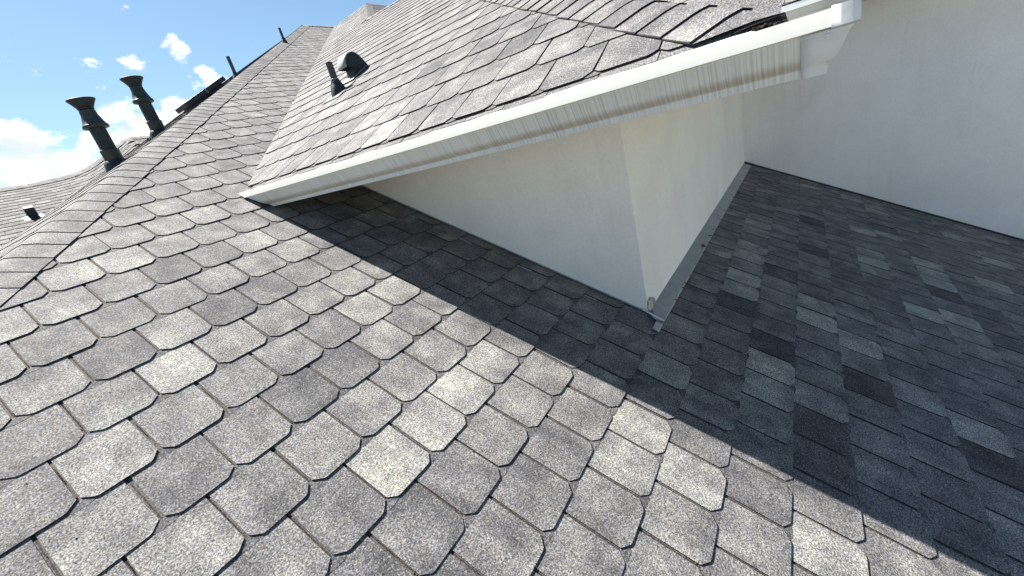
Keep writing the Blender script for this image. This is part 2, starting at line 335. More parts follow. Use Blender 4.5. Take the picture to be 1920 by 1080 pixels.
def field(parent, fr, ex, tw, u_off, v_off, jr, ir, planes, skip, nobj, tones=None, lift=(0, .002), th=TH, flip=1, under=True, spread=1.0, gaps=(.0015, .006), tone_shift=0.0, curl=0.0, und=None):
    """courses of tabs; course j has its slot bottoms at v = v_off + j*ex"""
    items = []
    for j in range(*jr):
        par = .5 * (j % 2)
        v0 = v_off + j * ex
        for i in range(*ir):
            u0 = u_off + (i + par) * tw
            rs = random.Random(i * 7919 + j * 104729 + int(fr.O.y * 100) * 31 + int(ex * 1e5))
            if skip(fr.p(u0 + tw / 2, v0 + ex / 2)): continue
            g0 = rs.uniform(*gaps); g1 = rs.uniform(*gaps)
            poly = tab_outline(tw, ex, g0, g1); full = True
            for pl in planes:
                fn = lambda q, pl=pl: (lambda P: pl[0] * P.x + pl[1] * P.y + pl[2])(fr.p(u0 + q[0], v0 + q[1]))
                if min(fn(q) for q in poly) < 0: poly = clip(poly, fn); full = False
                if len(poly) < 3: break
            if len(poly) < 3: continue
            cs = [project(fr.p(u0 + a, v0 + b)) for a, b in ((0, -.03), (tw, -.03), (tw, ex - .03), (0, ex - .03))]
            area = 0
            if all(cs):
                cx = sum(c[0] for c in cs) / 4; cy = sum(c[1] for c in cs) / 4
                if -60 < cx < 1980 and -60 < cy < 1140:
                    area = abs(sum(cs[k][0] * cs[(k + 1) % 4][1] - cs[(k + 1) % 4][0] * cs[k][1] for k in range(4))) / 2
                    # only the part inside the frame counts
                    vis = sum(1 for c in cs if 0 <= c[0] <= 1920 and 0 <= c[1] <= 1080) / 4
                    area *= vis
            items.append((area, i, j, u0, v0, poly, full, rs))
    items.sort(key=lambda q: -q[0])
    variants = {}
    J = Joined(); cnt = 0
    for area, i, j, u0, v0, poly, full, rs in items:
        key = (i, flip * j)
        tone = None
        r = rs.random()
        if r < .07: tone = .5 + spread * rs.uniform(.14, .30)
        elif r < .14: tone = .5 - spread * rs.uniform(.12, .24)
        else: tone = .5 + spread * rs.gauss(0, .05)
        if tones is not None and area > 0:
            tone = .5 + spread * rs.gauss(0, .045)
            if key in tones: tone = .5 + ((.25 if tones[key] > 0 else .30) if (j > -6 or i < 9) else .44) * tones[key]
        tone += tone_shift
        rnd = rs.random()
        if area > 0 and cnt < nobj:
            cnt += 1
            if full:
                k = rs.randrange(14)
                if k not in variants:
                    vr = random.Random(k * 31 + 5)
                    pl = tab_outline(tw, ex, vr.uniform(*gaps), vr.uniform(*gaps), .028 + vr.uniform(-.003, .003), .024 + vr.uniform(-.003, .003))
                    v, f = tab_mesh(pl, ex, th, vr.uniform(*lift), vr.uniform(-.0012, .0012), tw, curl * vr.random())
                    me = bpy.data.meshes.new('shingle'); me.from_pydata(v, [], f); me.materials.append(M_SH); me.materials.append(M_EDGE); me.polygons.foreach_set('material_index', [0] + [1] * (len(f) - 1)); me.update(); variants[k] = me
                me = variants[k]
            else:
                v, f = tab_mesh(poly, ex, th, rs.uniform(*lift), rs.uniform(-.001, .001), tw)
                me = bpy.data.meshes.new('shingle'); me.from_pydata(v, [], f); me.materials.append(M_SH); me.materials.append(M_EDGE); me.polygons.foreach_set('material_index', [0] + [1] * (len(f) - 1)); me.update()
            o = bpy.data.objects.new('shingle', me); COL.objects.link(o); o.parent = parent
            mm = fr.mat(u0 + rs.uniform(-.0018, .0018), v0 + rs.uniform(-.0024, .0024)) @ Matrix.Rotation(rs.gauss(0, .006), 4, 'Z')
            mm.translation -= parent.location if parent else Vector()
            o.matrix_local = mm
            o.color = (tone, rnd, 0, 1)
        else:
            v, f = tab_mesh(poly, ex, th, rs.uniform(*lift), rs.uniform(-.001, .001), tw, curl * rs.random())
            J.add(fr, u0, v0, v, f, tone, rnd)
    if J.v:
        b = J; off = parent.location
        b.v = [tuple(Vector(q) - off) for q in b.v]
        b.build('shingle_field', M_SHJ, parent, 'stuff')
    if under:
        U = Joined()
        for area, i, j, u0, v0, poly, full, rs in items:
            pl = [(-.002, -.001), (tw + .002, -.001), (tw + .002, ex + .012), (-.002, ex + .012)]
            for q in planes:
                pl = clip(pl, lambda s, q=q: (lambda P: q[0] * P.x + q[1] * P.y + q[2] - .004)(fr.p(u0 + s[0], v0 + s[1])))
                if len(pl) < 3: break
            if len(pl) < 3: continue
            n = len(pl)
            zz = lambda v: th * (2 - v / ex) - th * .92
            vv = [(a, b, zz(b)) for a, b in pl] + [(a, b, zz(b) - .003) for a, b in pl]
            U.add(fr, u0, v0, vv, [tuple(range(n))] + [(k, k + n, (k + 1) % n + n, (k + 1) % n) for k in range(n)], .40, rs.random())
        # darker patch in the notch below every slot
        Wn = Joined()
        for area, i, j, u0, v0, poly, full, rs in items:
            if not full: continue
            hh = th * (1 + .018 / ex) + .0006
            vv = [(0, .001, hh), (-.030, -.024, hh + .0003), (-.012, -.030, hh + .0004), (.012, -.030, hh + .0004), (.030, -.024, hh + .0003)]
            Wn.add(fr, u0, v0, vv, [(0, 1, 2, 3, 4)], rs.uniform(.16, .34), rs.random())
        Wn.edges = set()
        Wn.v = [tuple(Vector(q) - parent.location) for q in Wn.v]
        Wn.build('dark_notch', M_SHJ, parent, 'stuff')
        U.v = [tuple(Vector(q) - parent.location) for q in U.v]
        U.edges = set() if und is None else U.edges; U.build('shingle_under_ply', und or M_UND, parent, 'stuff')

def deck(parent, name, polys, drop=.006):
    """polys: list of (frame, [(x,y)...]) plan polygons on that frame's plane"""
    J = Joined()
    for fr, pts in polys:
        b = len(J.v)
        for x, y in pts:
            z = fr.O.z - (fr.N.x * (x - fr.O.x) + fr.N.y * (y - fr.O.y)) / fr.N.z - drop
            J.v.append((x, y, z)); J.t.append((.5, .3, 0)); J.lc.append((x, y, 0))
        J.f.append(tuple(range(b, b + len(pts))))
    J.v = [tuple(Vector(q) - parent.location) for q in J.v]
    return J.build(name, M_SHJ, parent)

def hip_caps(parent, p0, p1, NL, NR, exposure, half, base_h=.012, wob=.002, name='hip_cap', nobj=300, tone=.5, thick=.006, clips=(), edge=1):
    """cap shingles bent over the crest p0->p1 (p0 low end); NL/NR outward normals of left/right slopes (looking up the hip)"""
    p0, p1 = Vector(p0), Vector(p1); h = (p1 - p0).normalized(); L = (p1 - p0).length
    wl = h.cross(NL).normalized() * -1; wr = h.cross(NR).normalized()
    if wl.z > 0: wl = -wl
    if wr.z > 0: wr = -wr
    up = (Vector(NL) + Vector(NR)).normalized()
    k = 0; s = 0.0; me0 = None
    n = int(L / exposure)
    J = Joined()
    for k in range(n):
        rs = random.Random(k * 17 + int(L * 1000))
        s = k * exposure + rs.uniform(-.003, .003)
        ln = exposure * 1.5
        hw = half + rs.uniform(-.004, .004)
        v = []
        st = [(-1.0, wl, NL), (-.30, wl, NL), (-.12, wl, NL), (0, None, None), (.12, wr, NR), (.30, wr, NR), (1.0, wr, NR)]
        lift = rs.uniform(0, wob)
        for (ss, hh) in ((0.0, base_h + thick + .0025 + lift), (exposure, base_h + .003), (ln, base_h - .004)):
            for a, w, nn in st:
                if w is None: P = h * ss + up * (hh - .0035)
                else: P = h * ss + w * (abs(a) * hw) + Vector(nn) * (hh - (.0015 if abs(a) < .2 else 0) - (.004 * (abs(a) > .9)))
                v.append(P)
        top = list(v)
        for q in list(v): v.append(q - up * thick)
        f = []; m_ = 7; o_ = 21
        for r in range(2):
            for c in range(m_ - 1):
                a = r * m_ + c; f.append((a, a + 1, a + 1 + m_, a + m_))
        for c in range(m_ - 1): f.append((c, c + o_, c + 1 + o_, c + 1))
        for r in range(2):
            a = r * m_; f.append((a, a + m_, a + m_ + o_, a + o_))
            a = r * m_ + m_ - 1; f.append((a, a + o_, a + m_ + o_, a + m_))
        tn = tone + rs.gauss(0, .05); org = p0 + h * s
        me = bpy.data.meshes.new(name); me.from_pydata([tuple(q) for q in v], [], f); me.materials.append(M_SH); me.materials.append(M_EDGE); me.update()
        for pz in me.polygons: pz.material_index = 0 if pz.index < 12 else edge
        bm = bmesh.new(); bm.from_mesh(me); bmesh.ops.recalc_face_normals(bm, faces=bm.faces)
        for co, no in clips: bmesh.ops.bisect_plane(bm, geom=bm.verts[:] + bm.edges[:] + bm.faces[:], plane_co=Vector(co) - org, plane_no=no, clear_inner=True)
        if not bm.faces: bm.free(); continue
        bm.to_mesh(me); bm.free()
        o = bpy.data.objects.new(name, me); COL.objects.link(o); o.parent = parent; o.location = org - parent.location
        o.color = (tn, rs.random(), 0, 1)

# ------------------------------------------------------------------ ground and house body (far below the roof edge)
mesh_obj('ground', [(-3000, -3000, -6), (3000, -3000, -6), (3000, 3000, -6), (-3000, 3000, -6)], [(0, 1, 2, 3)], M_GROUND)['kind'] = 'structure'
body = empty('house_body', (0, 0, -6), 'plain rendered lower storeys of the house under the grey roofs', 'house')
v, f = box_vf(-7.5, -4.2, 0, 12.5, 14, 3.0); mesh_obj('wall', v, f, M_BRICK, body)

# ------------------------------------------------------------------ MAIN ROOF
TONES = {(20, 7): 0.7, (19, 7): 0.5, (24, 8): 0.7, (17, 7): 0.6, (16, 7): 0.7, (14, 7): 0.8, (13, 7): 0.7, (12, 7): -0.8, (16, 6): 0.4, (23, 9): -0.8, (19, 9): -0.9, (16, 8): -0.8, (11, 8): -1, (10, 8): 1, (9, 8): 0.4, (14, 9): 0.6, (13, 9): 1, (13, 10): 1, (12, 10): 0.4, (24, 11): 0.8, (21, 11): 0.6, (20, 11): 0.8, (19, 11): 0.6, (29, 12): 0.7, (30, 11): 0.7, (22, 13): 0.9, (21, 13): 0.8, (20, 13): 0.7, (28, 15): 0.8, (26, 12): -0.7, (19, 13): -0.8, (17, 12): 0.9, (17, 13): 1, (16, 13): 0.4, (30, 17): 0.5, (26, 16): 0.9, (22, 15): 0.9, (30, 9): 0.6, (30, 8): 0.4, (26, 6): 0.4, (26, 10): 0.4, (11, 11): 0.5, (11, 10): -0.8, (8, 9): -0.8, (9, 9): 0.4, (7, 9): -0.6, (11, 12): 1, (10, 12): -0.8, (6, 6): 1, (5, 7): 0.8, (5, 6): 0.6, (5, 9): 0.7, (8, 12): 0.6, (9, 11): 0.4, (4, 3): 1, (2, 3): 1, (3, 3): 0.7, (1, 3): -0.3, (5, 3): 0.4, (6, 4): 0.5, (3, 1): -0.6, (7, 6): -0.5, (2, 4): -0.3, (4, 5): -0.2, (0, 0): 0.7, (1, -1): 1, (-1, 1): 0.3, (2, 1): -0.6, (0, 1): -0.3, (1, -5): 0.6, (2, -5): 0.5, (1, -2): -0.6, (2, -4): -0.4, (3, -4): -0.7, (4, -4): -0.4, (3, -2): -0.7, (4, -2): -0.5, (5, -4): 0.6, (5, -6): 0.5, (2, -1): 0.5, (-1, -3): 0.5, (5, -3): 0.5, (5, 0): 1, (5, -1): 0.5, (6, 0): 0.5}
main = empty('main_roof', (0, 0, 0), 'big grey shingle slope filling the foreground, half of it in shadow, with a long capped hip', 'roof')
HK = 1.016                                     # hip crest: x = HK*y - 1
hipx = lambda y: HK * y - 1.0
# v on the main slope grows up the roof; course index of the notes counts down the roof
def skip1(P):
    if P.x > P.y + .25 and P.y > 1.35: return True
    if P.x > 2.05 and P.y > -.72 and P.x > P.y + .1: return True
    if P.x > 6.05 and P.y < 2: return True
    return False
field(main, F1, EX, TW, 0.0, 0.0, (-24, 46), (-14, 48), [(1, -HK, 1.0), (0, -1, 8.2)], skip1, 300, TONES, flip=-1, gaps=(.0030, .0068))
deck(main, 'roof_deck', [(F1, [(hipx(-5), -5), (6.0, -5), (6.0, -.9), (1.95, -.9), (1.95, 1.3), (8.2, 8.2), (hipx(8.2), 8.2)]),
                         (F0, [(hipx(-5), -5), (hipx(8.2), 8.2), (hipx(8.2), 15), (-7, 15), (-7, -5)])])
# slope beyond the hip
field(main, F0, EX, TW, 0.0, .05, (0, 44), (-62, 6), [(-1, HK, -1.0)], lambda P: P.y > 10 or P.x < -1.0 or P.y > P.x * HK + 4.5, 0, under=False)
hip_caps(main, (hipx(-2.0), -2.0, -1.0), (hipx(8.2), 8.2, 4.1), F0.N, F1.N, .1135, .158, base_h=.011, wob=.001, thick=.003, tone=.46)
hip_caps(main, (8.2, 8.2, 4.105), (7.30, 8.2, 4.105), F1.N, Vector((0, SA, CA)), .14, .14, name='ridge_cap')
# grit caught at the bottoms of the slots
rs = random.Random(11); gv_, gf_ = [], []
for j in range(-12, 22):
    for i in range(-6, 34):
        u = (i + .5 * (j % 2)) * TW; vv = -j * EX
        P0 = F1.p(u, vv); q = project(P0)
        if not q or not (-20 < q[0] < 1940 and -20 < q[1] < 1100) or skip1(P0) or rs.random() < .35: continue
        if P0.x < HK * P0.y - .8: continue
        for k in range(rs.randrange(1, 4)):
            r = rs.uniform(.0012, .0030); c0 = F1.p(u + rs.uniform(-.004, .004), vv + rs.uniform(-.004, .03), .0055)
            b = len(gv_)
            for a in range(5): gv_.append(c0 + F1.U * (r * math.cos(a * 1.257) * rs.uniform(.7, 1.3)) + F1.V * (r * math.sin(a * 1.257) * rs.uniform(.7, 1.3)))
            gv_.append(c0 + F1.N * r * .9); gf_ += [(b + a, b + (a + 1) % 5, b + 5) for a in range(5)]
for k in range(420):
    px, py = rs.uniform(0, 1920), rs.uniform(380, 1080); d = pix_dir(px, py); t_ = (F1.O - CAM).dot(F1.N) / d.dot(F1.N)
    if t_ <= 0: continue
    P0 = CAM + d * t_
    if skip1(P0) or P0.x < HK * P0.y - .75 or P0.x > 5.9: continue
    r = rs.uniform(.0008, .0022); c0 = P0 + F1.N * .0068; b = len(gv_)
    for a in range(5): gv_.append(c0 + F1.U * (r * math.cos(a * 1.257) * rs.uniform(.6, 1.5)) + F1.V * (r * math.sin(a * 1.257)))
    gv_.append(c0 + F1.N * r * .8); gf_ += [(b + a, b + (a + 1) % 5, b + 5) for a in range(5)]
mesh_obj('grit', gv_, gf_, M_GRIT, main)['kind'] = 'stuff'
# eave end of the house (outside the picture)
v, f = box_vf(-7, -5.06, -2.72, 6.0, -5.0, -2.52); mesh_obj('fascia', v, f, M_WHITE, main)

# ------------------------------------------------------------------ DORMER ROOF (above the white gutter)
dorm = empty('dormer_roof', (1.3, -1.5, .65), 'sunlit grey shingle roof above the long white gutter, with curled tabs and a hip at its right end', 'roof')
EX2 = .2245; TW2 = .196; XE = 1.345
# slot bottoms: course 0 at v=1.534 ; u = -y ; course 0 slots at y=-.793
V20 = 1.534; U20 = .793
def skip2(P):
    return P.y > P.x + .22
pl_low = [(-1, 1, 2.81), (-1, 0, 5.72), (1, -1, .015)]
field(dorm, F2, EX2, TW2, U20, V20, (0, 23), (-40, 6), pl_low, skip2, 300, None, lift=(0.0, .0016), gaps=(.0018, .0042), th=.0036, spread=.9, tone_shift=-.05, curl=.003, und=M_EDGE)  # near-black under-ply paints in the shadow on the slot floors
field(dorm, F2, EX2, TW2, U20, V20, (20, 38), (-56, -18), [(-1, -1, 16.4), (1, 0, -5.70), (-1, 1, 1.35), (1, -1, .015)], lambda P: False, 0, None, gaps=(.001, .003), under=False, spread=.75, tone_shift=.05)
deck(dorm, 'roof_deck', [(F2, [(1.34, -1.46), (5.72, 2.92), (5.72, 4.37), (8.87, 7.52), (8.2, 8.2), (1.34, 1.34)]),
                         (F3, [(1.34, -1.46), (5.9, -1.46), (5.9, -.18), (7.36, 1.28), (5.72, 2.92)])])
field(dorm, F3, EX2, TW2, 0.0, (1.345) / CA + .03, (0, 22), (6, 38), [(1, -1, -2.80), (-1, 0, 7.3), (-1, -1, 8.64)], lambda P: False, 0, None, under=False)
hip_caps(dorm, (1.315 - .137 * .6, -1.485 - .137 * .6, .668 - .0411), (5.72, 2.92, 2.865), F2.N, F3.N, .137, .150, base_h=.004, wob=.003, tone=.44, thick=.0042, clips=(((1.322, 0, 0), (1, 0, 0)), ((0, -1.478, 0), (0, 1, 0))))
# starter course under the eave tabs
J = Joined()
for k in range(16):
    y1 = 1.26 - k * .175; y0 = y1 - .172
    if y0 < -1.47: y0 = -1.47
    jit = random.uniform(-.006, .006); x0 = 1.322 + jit; zz = T * x0
    J.v += [(x0, y1, zz + .001), (x0, y0, zz + .001 + random.uniform(0, .003)), (1.62, y0, T * 1.62 + .003), (1.62, y1, T * 1.62 + .003), (x0, y1, zz - .004), (x0, y0, zz - .004)]
    b = k * 6; J.f += [(b, b + 1, b + 2, b + 3), (b, b + 4, b + 5, b + 1)]
    J.t += [(.42, random.random(), 0)] * 6; J.lc += [(0, 0, 0)] * 6
J.v = [tuple(Vector(q) - dorm.location) for q in J.v]
J.build('starter_course', M_SHJ, dorm, 'stuff')
def dpart(name, vf, mat): 
    v, f = vf; return mesh_obj(name, [Vector(q) - dorm.location for q in v], f, mat, dorm)
# fascia, soffit, drip edge
dpart('fascia', box_vf(1.362, -1.473, .53, 1.382, 1.27, .652), M_WHITE)
dpart('fascia', box_vf(1.384, -1.473, .53, 5.9, -1.453, .652), M_WHITE)
dpart('soffit', box_vf(1.385, -1.45, .548, 1.899, 1.1, .556), M_WHITE)
dpart('soffit', box_vf(1.902, -1.45, .5485, 5.9, -.93, .5565), M_WHITE)
dv = []
for k in range(29):
    y = 1.24 - k * (2.70 / 28); w = .004 * math.sin(k * 1.7) + (.006 if k > 20 else 0)
    dv += [(1.300 + w, y, .642 + w * .8), (1.300 + w, y, .6505 + w * .8), (1.42, y, .700)]
dpart('drip_edge', (dv, [(3 * k + c, 3 * k + 3 + c, 3 * k + 4 + c, 3 * k + 1 + c) for k in range(28) for c in (0, 1)]), M_WHITE)
# torn felt sticking out at the foot of the hip
rs = random.Random(3); fv = []; ff = []
for a in range(12):
    for b in range(6):
        fv.append((1.296 + b * .010 + rs.uniform(-.003, .003), -1.415 - a * .0062, .6565 + .010 * abs(math.sin(a * .9 + b)) * (1 - a / 16) + rs.uniform(-.003, .004)))
for a in range(11):
    for b in range(5): ff.append((a * 6 + b, a * 6 + b + 1, a * 6 + b + 7, a * 6 + b + 6))
o = dpart('torn_felt', (fv, ff), M_FELT); solid(o, .003)
# upper peak side slope and back slopes
deck(dorm, 'upper_slope', [(F5, [(4.05, 2.7), (7.33, 2.7), (12.15, 7.52), (8.87, 7.52)]),
                          (Frame((5.72, 0, 2.86), (0, 1, 0), (-CA, 0, SA), (SA, 0, CA)), [(5.72, 2.92), (7.36, 1.28), (7.36, 4.0), (5.72, 4.37)])])
field(dorm, F5, EX, TW, 0.0, 0.0, (22, 49), (24, 70), [(1, -1, -1.35), (0, -1, 7.5), (-1, 1, 4.63)], lambda P: P.y < 4, 0, None, under=False, tone_shift=-.22)
hip_caps(dorm, (5.72, 4.37, 2.87), (8.87, 7.52, 4.44), F2.N, F5.N, .15, .14, name='hip_cap', base_h=.003, wob=0, thick=.003, edge=0)
hip_caps(dorm, (8.2, 8.2, 4.10), (8.87, 7.52, 4.44), Vector((0, SA, CA)), F2.N, .15, .14, name='hip_cap', base_h=.003, wob=0, thick=.003, edge=0)
hip_caps(dorm, (8.87, 7.51, 4.44), (12.1, 7.51, 4.44), Vector((0, SA, CA)), F5.N, .3, .14, name='ridge_cap', base_h=.003, wob=0, thick=.003, edge=0)
hip_caps(dorm, (5.72, 4.30, 2.868), (5.72, 3.0, 2.868), F2.N, Vector((SA, 0, CA)), .15, .14, name='ridge_cap', base_h=.004)

# ------------------------------------------------------------------ REAR ROOF above the tall wall
rear = empty('rear_roof', (5.3, -1.2, 1.01), 'pale shingle roof glimpsed behind the hip at the top of the picture', 'roof')
field(rear, F4, EX, TW, .10, (5.378 - 3.28) / CA, (0, 44), (-62, 22), [(-1, 0, 12.1), (1, -1, -4.63)], lambda P: P.y > P.x - 4.3 or P.y > 7.5, 60, None, tone_shift=.07, spread=.6)
deck(rear, 'roof_deck', [(F4, [(5.34, -5), (12.1, -5), (12.1, 7.47), (5.34, .71)])])
def rpart(name, vf, mat):
    v, f = vf; return mesh_obj(name, [Vector(q) - rear.location for q in v], f, mat, rear)
rpart('fascia', box_vf(5.43, -5, .88, 5.45, .6, 1.02), M_WHITE)
rpart('soffit', box_vf(5.452, -5, .90, 5.905, .6, .908), M_WHITE)

# ------------------------------------------------------------------ FAR ROOF (left, curved ridge)
far = empty('far_roof', (1.3, 8, 1.2), 'far grey shingle roof at the left edge with a ridge that sweeps upward', 'roof')
RC = [(-7.0, 9.2, 1.80), (-2.0, 9.2, 1.785), (0.0, 9.2, 1.775), (1.258, 9.2, 1.765), (1.642, 9.2, 1.758), (1.921, 9.2, 1.768), (2.15, 9.2, 1.785), (2.35, 9.2, 1.82), (2.55, 9.2, 1.893), (2.795, 9.2, 2.016), (3.02, 9.2, 2.15), (3.255, 9.2, 2.285), (3.603, 9.2, 2.268), (5.5, 9.2, 2.25)]
DV = Vector((-.10, -.93, -.32)); DV = DV / DV.length
cum = [0.0]
for k in range(1, len(RC)): cum.append(cum[-1] + (Vector(RC[k]) - Vector(RC[k - 1])).length)
def RS(a, b, h=0.0):
    k = 0
    while k < len(RC) - 2 and a > cum[k + 1]: k += 1
    t = (a - cum[k]) / (cum[k + 1] - cum[k])
    d = (Vector(RC[k + 1]) - Vector(RC[k])).normalized()
    return Vector(RC[k]).lerp(Vector(RC[k + 1]), t) + DV * b + (d.cross(-DV)).normalized() * h
fit = []
fx = .168
for r in range(0, 34):
    for c in range(0, 70):
        a0 = c * .182 + (.091 if r % 2 else 0); b0 = .10 + r * fx
        if a0 > cum[-1] - .2: continue
        P = RS(a0 + .09, b0 + .08)
        if P.z < T * (P.x + 1.0) - .25: continue
        q = project(P)
        vis = q and -40 < q[0] < 330 and 240 < q[1] < 560 and P.x < 4
        fit.append((0 if vis else 1, (P - CAM).length, r, c, a0, b0))
fit.sort()
J = Joined()
for n_, (vis, dist, r, c, a0, b0) in enumerate(fit):
    rs = random.Random(r * 100 + c)
    g = .003
    pts = [(a0 + g, b0 - .01, .006), (a0 + .182 - g, b0 - .01, .006), (a0 + .182 - g, b0 + fx - .012, .0125), (a0 + .170 - g, b0 + fx, .013), (a0 + .012 + g, b0 + fx, .013), (a0 + g, b0 + fx - .012, .0125)]
    top = [RS(*p) for p in pts]; bot = [RS(p[0], p[1], p[2] - .008) for p in pts]
    fs = [tuple(range(6))[::-1]] + [(i, (i + 1) % 6, (i + 1) % 6 + 6, i + 6) for i in range(6)]
    tone = .27 + (rs.gauss(0, .06) if rs.random() < .75 else rs.uniform(-.12, .25))
    if n_ < 300 and vis == 0:
        o0 = RS(a0, b0)
        o = mesh_obj('shingle', [p - o0 for p in top + bot], fs, M_SH, far, o0 - far.location); o.color = (tone, rs.random(), 0, 1)
    else:
        b = len(J.v); J.v += [tuple(p - far.location) for p in top + bot]; J.f += [tuple(b + i for i in q) for q in fs]
        J.t += [(tone, rs.random(), 0)] * 12; J.lc += [(p[0] - a0, p[1] - b0, 0) for p in pts] * 2
J.build('shingle_field', M_SHJ, far, 'stuff')
uv = []; uf = []
na = 60
for k in range(na + 1):
    a = cum[-1] * k / na
    uv += [RS(a, 0, .003) - far.location, RS(a, 6.5, .003) - far.location, RS(a, 0, -.05) + Vector((0, 3, -1.5)) - far.location]
for k in range(na): uf += [(3 * k, 3 * k + 1, 3 * k + 4, 3 * k + 3), (3 * k + 2, 3 * k, 3 * k + 3, 3 * k + 5)]
J = Joined(); J.v = [tuple(q) for q in uv]; J.f = uf; J.t = [(.32, .5, 0)] * len(uv); J.lc = [tuple(q) for q in uv]; J.build('roof_deck', M_UND, far)
a = cum[2]
while a < cum[-1] - .2:
    ps = []
    for aa, hh in ((a, .022), (a + .165, .016)):
        ps += [RS(aa, .135, hh), RS(aa, .0, hh + .020), RS(aa, -.03, hh + .018) + Vector((0, .07, -.03)), RS(aa, .135, hh - .014)]
    o0 = RS(a, 0)
    o = mesh_obj('ridge_cap', [p - o0 for p in ps], [(0, 4, 5, 1), (1, 5, 6, 2), (3, 7, 4, 0), (0, 1, 2, 3)], M_SH, far, o0 - far.location)
    o.color = (.47 + random.gauss(0, .03), random.random(), 0, 1)
    a += .15

# ------------------------------------------------------------------ STUCCO WALLS
boxw = empty('stucco_wall', (1.9, -.86, -.4), 'cream stucco dormer wall whose pointed corner meets the shaded shingles under the gutter', 'wall')
XA = 1.893; YB0 = -.870; YB1 = -.925; XW = 5.912
def zr(y): return T * y
lo = .016
rg = [[(XA, YB0, zr(YB0) + lo), (XA, YB0, .75), (XA, 1.45, .75), (XA, 1.45, zr(1.45) + lo)],
      [(XW, YB1, zr(YB1) + lo), (XW, YB1, 1.1), (XW, 1.45, 1.1), (XW, 1.45, zr(1.45) + lo)]]
v = [Vector(p) - boxw.location for r in rg for p in r]
o = mesh_obj('stucco_face', v, [(0, 1, 2, 3), (0, 4, 5, 1), (4, 7, 6, 5), (3, 2, 6, 7), (0, 3, 7, 4)], M_STUC, boxw)
bevel(o, .005, 2)
# dark strip and metal edge along the foot of the wall
def strip_yz(name, x0, x1, y0, y1, h0, h1, mat, parent):
    p = [(x0, y0, zr(y0) + h0), (x1, y0, zr(y0) + h0), (x1, y1, zr(y1) + h0), (x0, y1, zr(y1) + h0), (x0, y0, zr(y0) + h1), (x1, y0, zr(y0) + h1), (x1, y1, zr(y1) + h1), (x0, y1, zr(y1) + h1)]
    return mesh_obj(name, [Vector(q) - parent.location for q in p], [(0, 3, 2, 1), (4, 5, 6, 7), (0, 1, 5, 4), (1, 2, 6, 5), (2, 3, 7, 6), (3, 0, 4, 7)], mat, parent)
strip_yz('foot_gap', 1.909, 1.93, YB0 + .01, 1.3, .0, .03, M_DARKGAP, boxw)
tall = empty('stucco_wall', (XW, -3.0, -1), 'tall pale stucco wall filling the upper right corner in open shade', 'wall')
p = []
for x in (XW, XW + .25):
    p += [(x, -.80, zr(-.80) + .022), (x, -6.2, zr(-6.2) + .022), (x, -6.2, 1.05), (x, -.80, 1.05)]
o = mesh_obj('stucco_face', [Vector(q) - tall.location for q in p], [(0, 3, 2, 1), (4, 5, 6, 7), (0, 1, 5, 4), (1, 2, 6, 5), (2, 3, 7, 6), (3, 0, 4, 7)], M_STUW, tall)
strip_yz('foot_gap', XW + .004, XW + .03, -6.1, -.93, .0, .028, M_DARKGAP, tall)
fw = strip_yz('foot_flashing', XW - .022, XW - .002, -6.1, -.94, .006, .0165, M_BOOT, tall)

# ------------------------------------------------------------------ FLASHINGS
fl = empty('roof_flashing', (1.8, -.9, -.45), 'grey metal flashing strip with rusty nails between the shaded shingles and the stucco dormer', 'flashing')
def yw_(x): return YB0 + (YB1 - YB0) * (x - XA) / (XW - XA)
def yo_(x): return -.944 + (-.997 + .944) * (x - 1.79) / (5.75 - 1.79)
cuts = [1.768, 2.42, 3.75, 5.05, 5.80]
for k in range(4):
    x0, x1 = cuts[k] - (.03 if k else 0), cuts[k + 1]; h = .0175 - k * .0012
    pts = []
    nseg = 8
    for s in range(nseg + 1):
        x = x0 + (x1 - x0) * s / nseg; wv = .0012 * math.sin(x * 9) + .001 * math.sin(x * 23)
        ya, yb = yo_(x), yw_(x) + .001
        if x < 1.9: yb = -.918
        pts += [(x, ya, zr(ya) + h - .004), (x, ya + .004, zr(ya + .004) + h + wv), (x, yb, zr(yb) + h + .002 + wv * .5), (x, yb + .003, zr(yb) + .055 if x > 1.905 else zr(yb) + h + .002)]
    ff = []
    for s in range(nseg):
        for c in range(3):
            q = s * 4 + c; ff.append((q, q + 1, q + 5, q + 4))
    o = mesh_obj('flashing_piece', [Vector(q) - fl.location for q in pts], ff, M_GALV, fl); solid(o, .0012, 0)
def on_roof(px, py, dz=0.0):
    d = pix_dir(px, py); n = F1.N; O = F1.p(0, 0, dz)
    return CAM + d * ((O - CAM).dot(n) / d.dot(n))
nails = [(1140 + 1115 / 7.2, 500 + 120 / 7.2), (1140 + 1065 / 7.2, 500 + 230 / 7.2), (1140 + 1020 / 7.2, 500 + 290 / 7.2), (1140 + 935 / 7.2, 500 + 455 / 7.2), (1140 + 775 / 7.2, 500 + 760 / 7.2)]
nails += [(1180 + x / 2.5946, 340 + y / 2.5946) for x, y in ((333, 407), (360, 350), (390, 300), (407, 268), (423, 235), (453, 190), (476, 148), (494, 107), (510, 80), (528, 50), (541, 25))]
nv, nf = [], []
for r_, z_ in ((.0065, 0), (.0065, .0015), (.004, .003)):
    for k in range(8): nv.append((r_ * math.cos(k * math.pi / 4), r_ * math.sin(k * math.pi / 4), z_))
for r_ in range(2):
    for k in range(8): nf.append((r_ * 8 + k, r_ * 8 + (k + 1) % 8, r_ * 8 + 8 + (k + 1) % 8, r_ * 8 + 8 + k))
nf.append(tuple(range(16, 24)))
nme = bpy.data.meshes.new('nail'); nme.from_pydata(nv, [], nf); nme.materials.append(M_RUST)
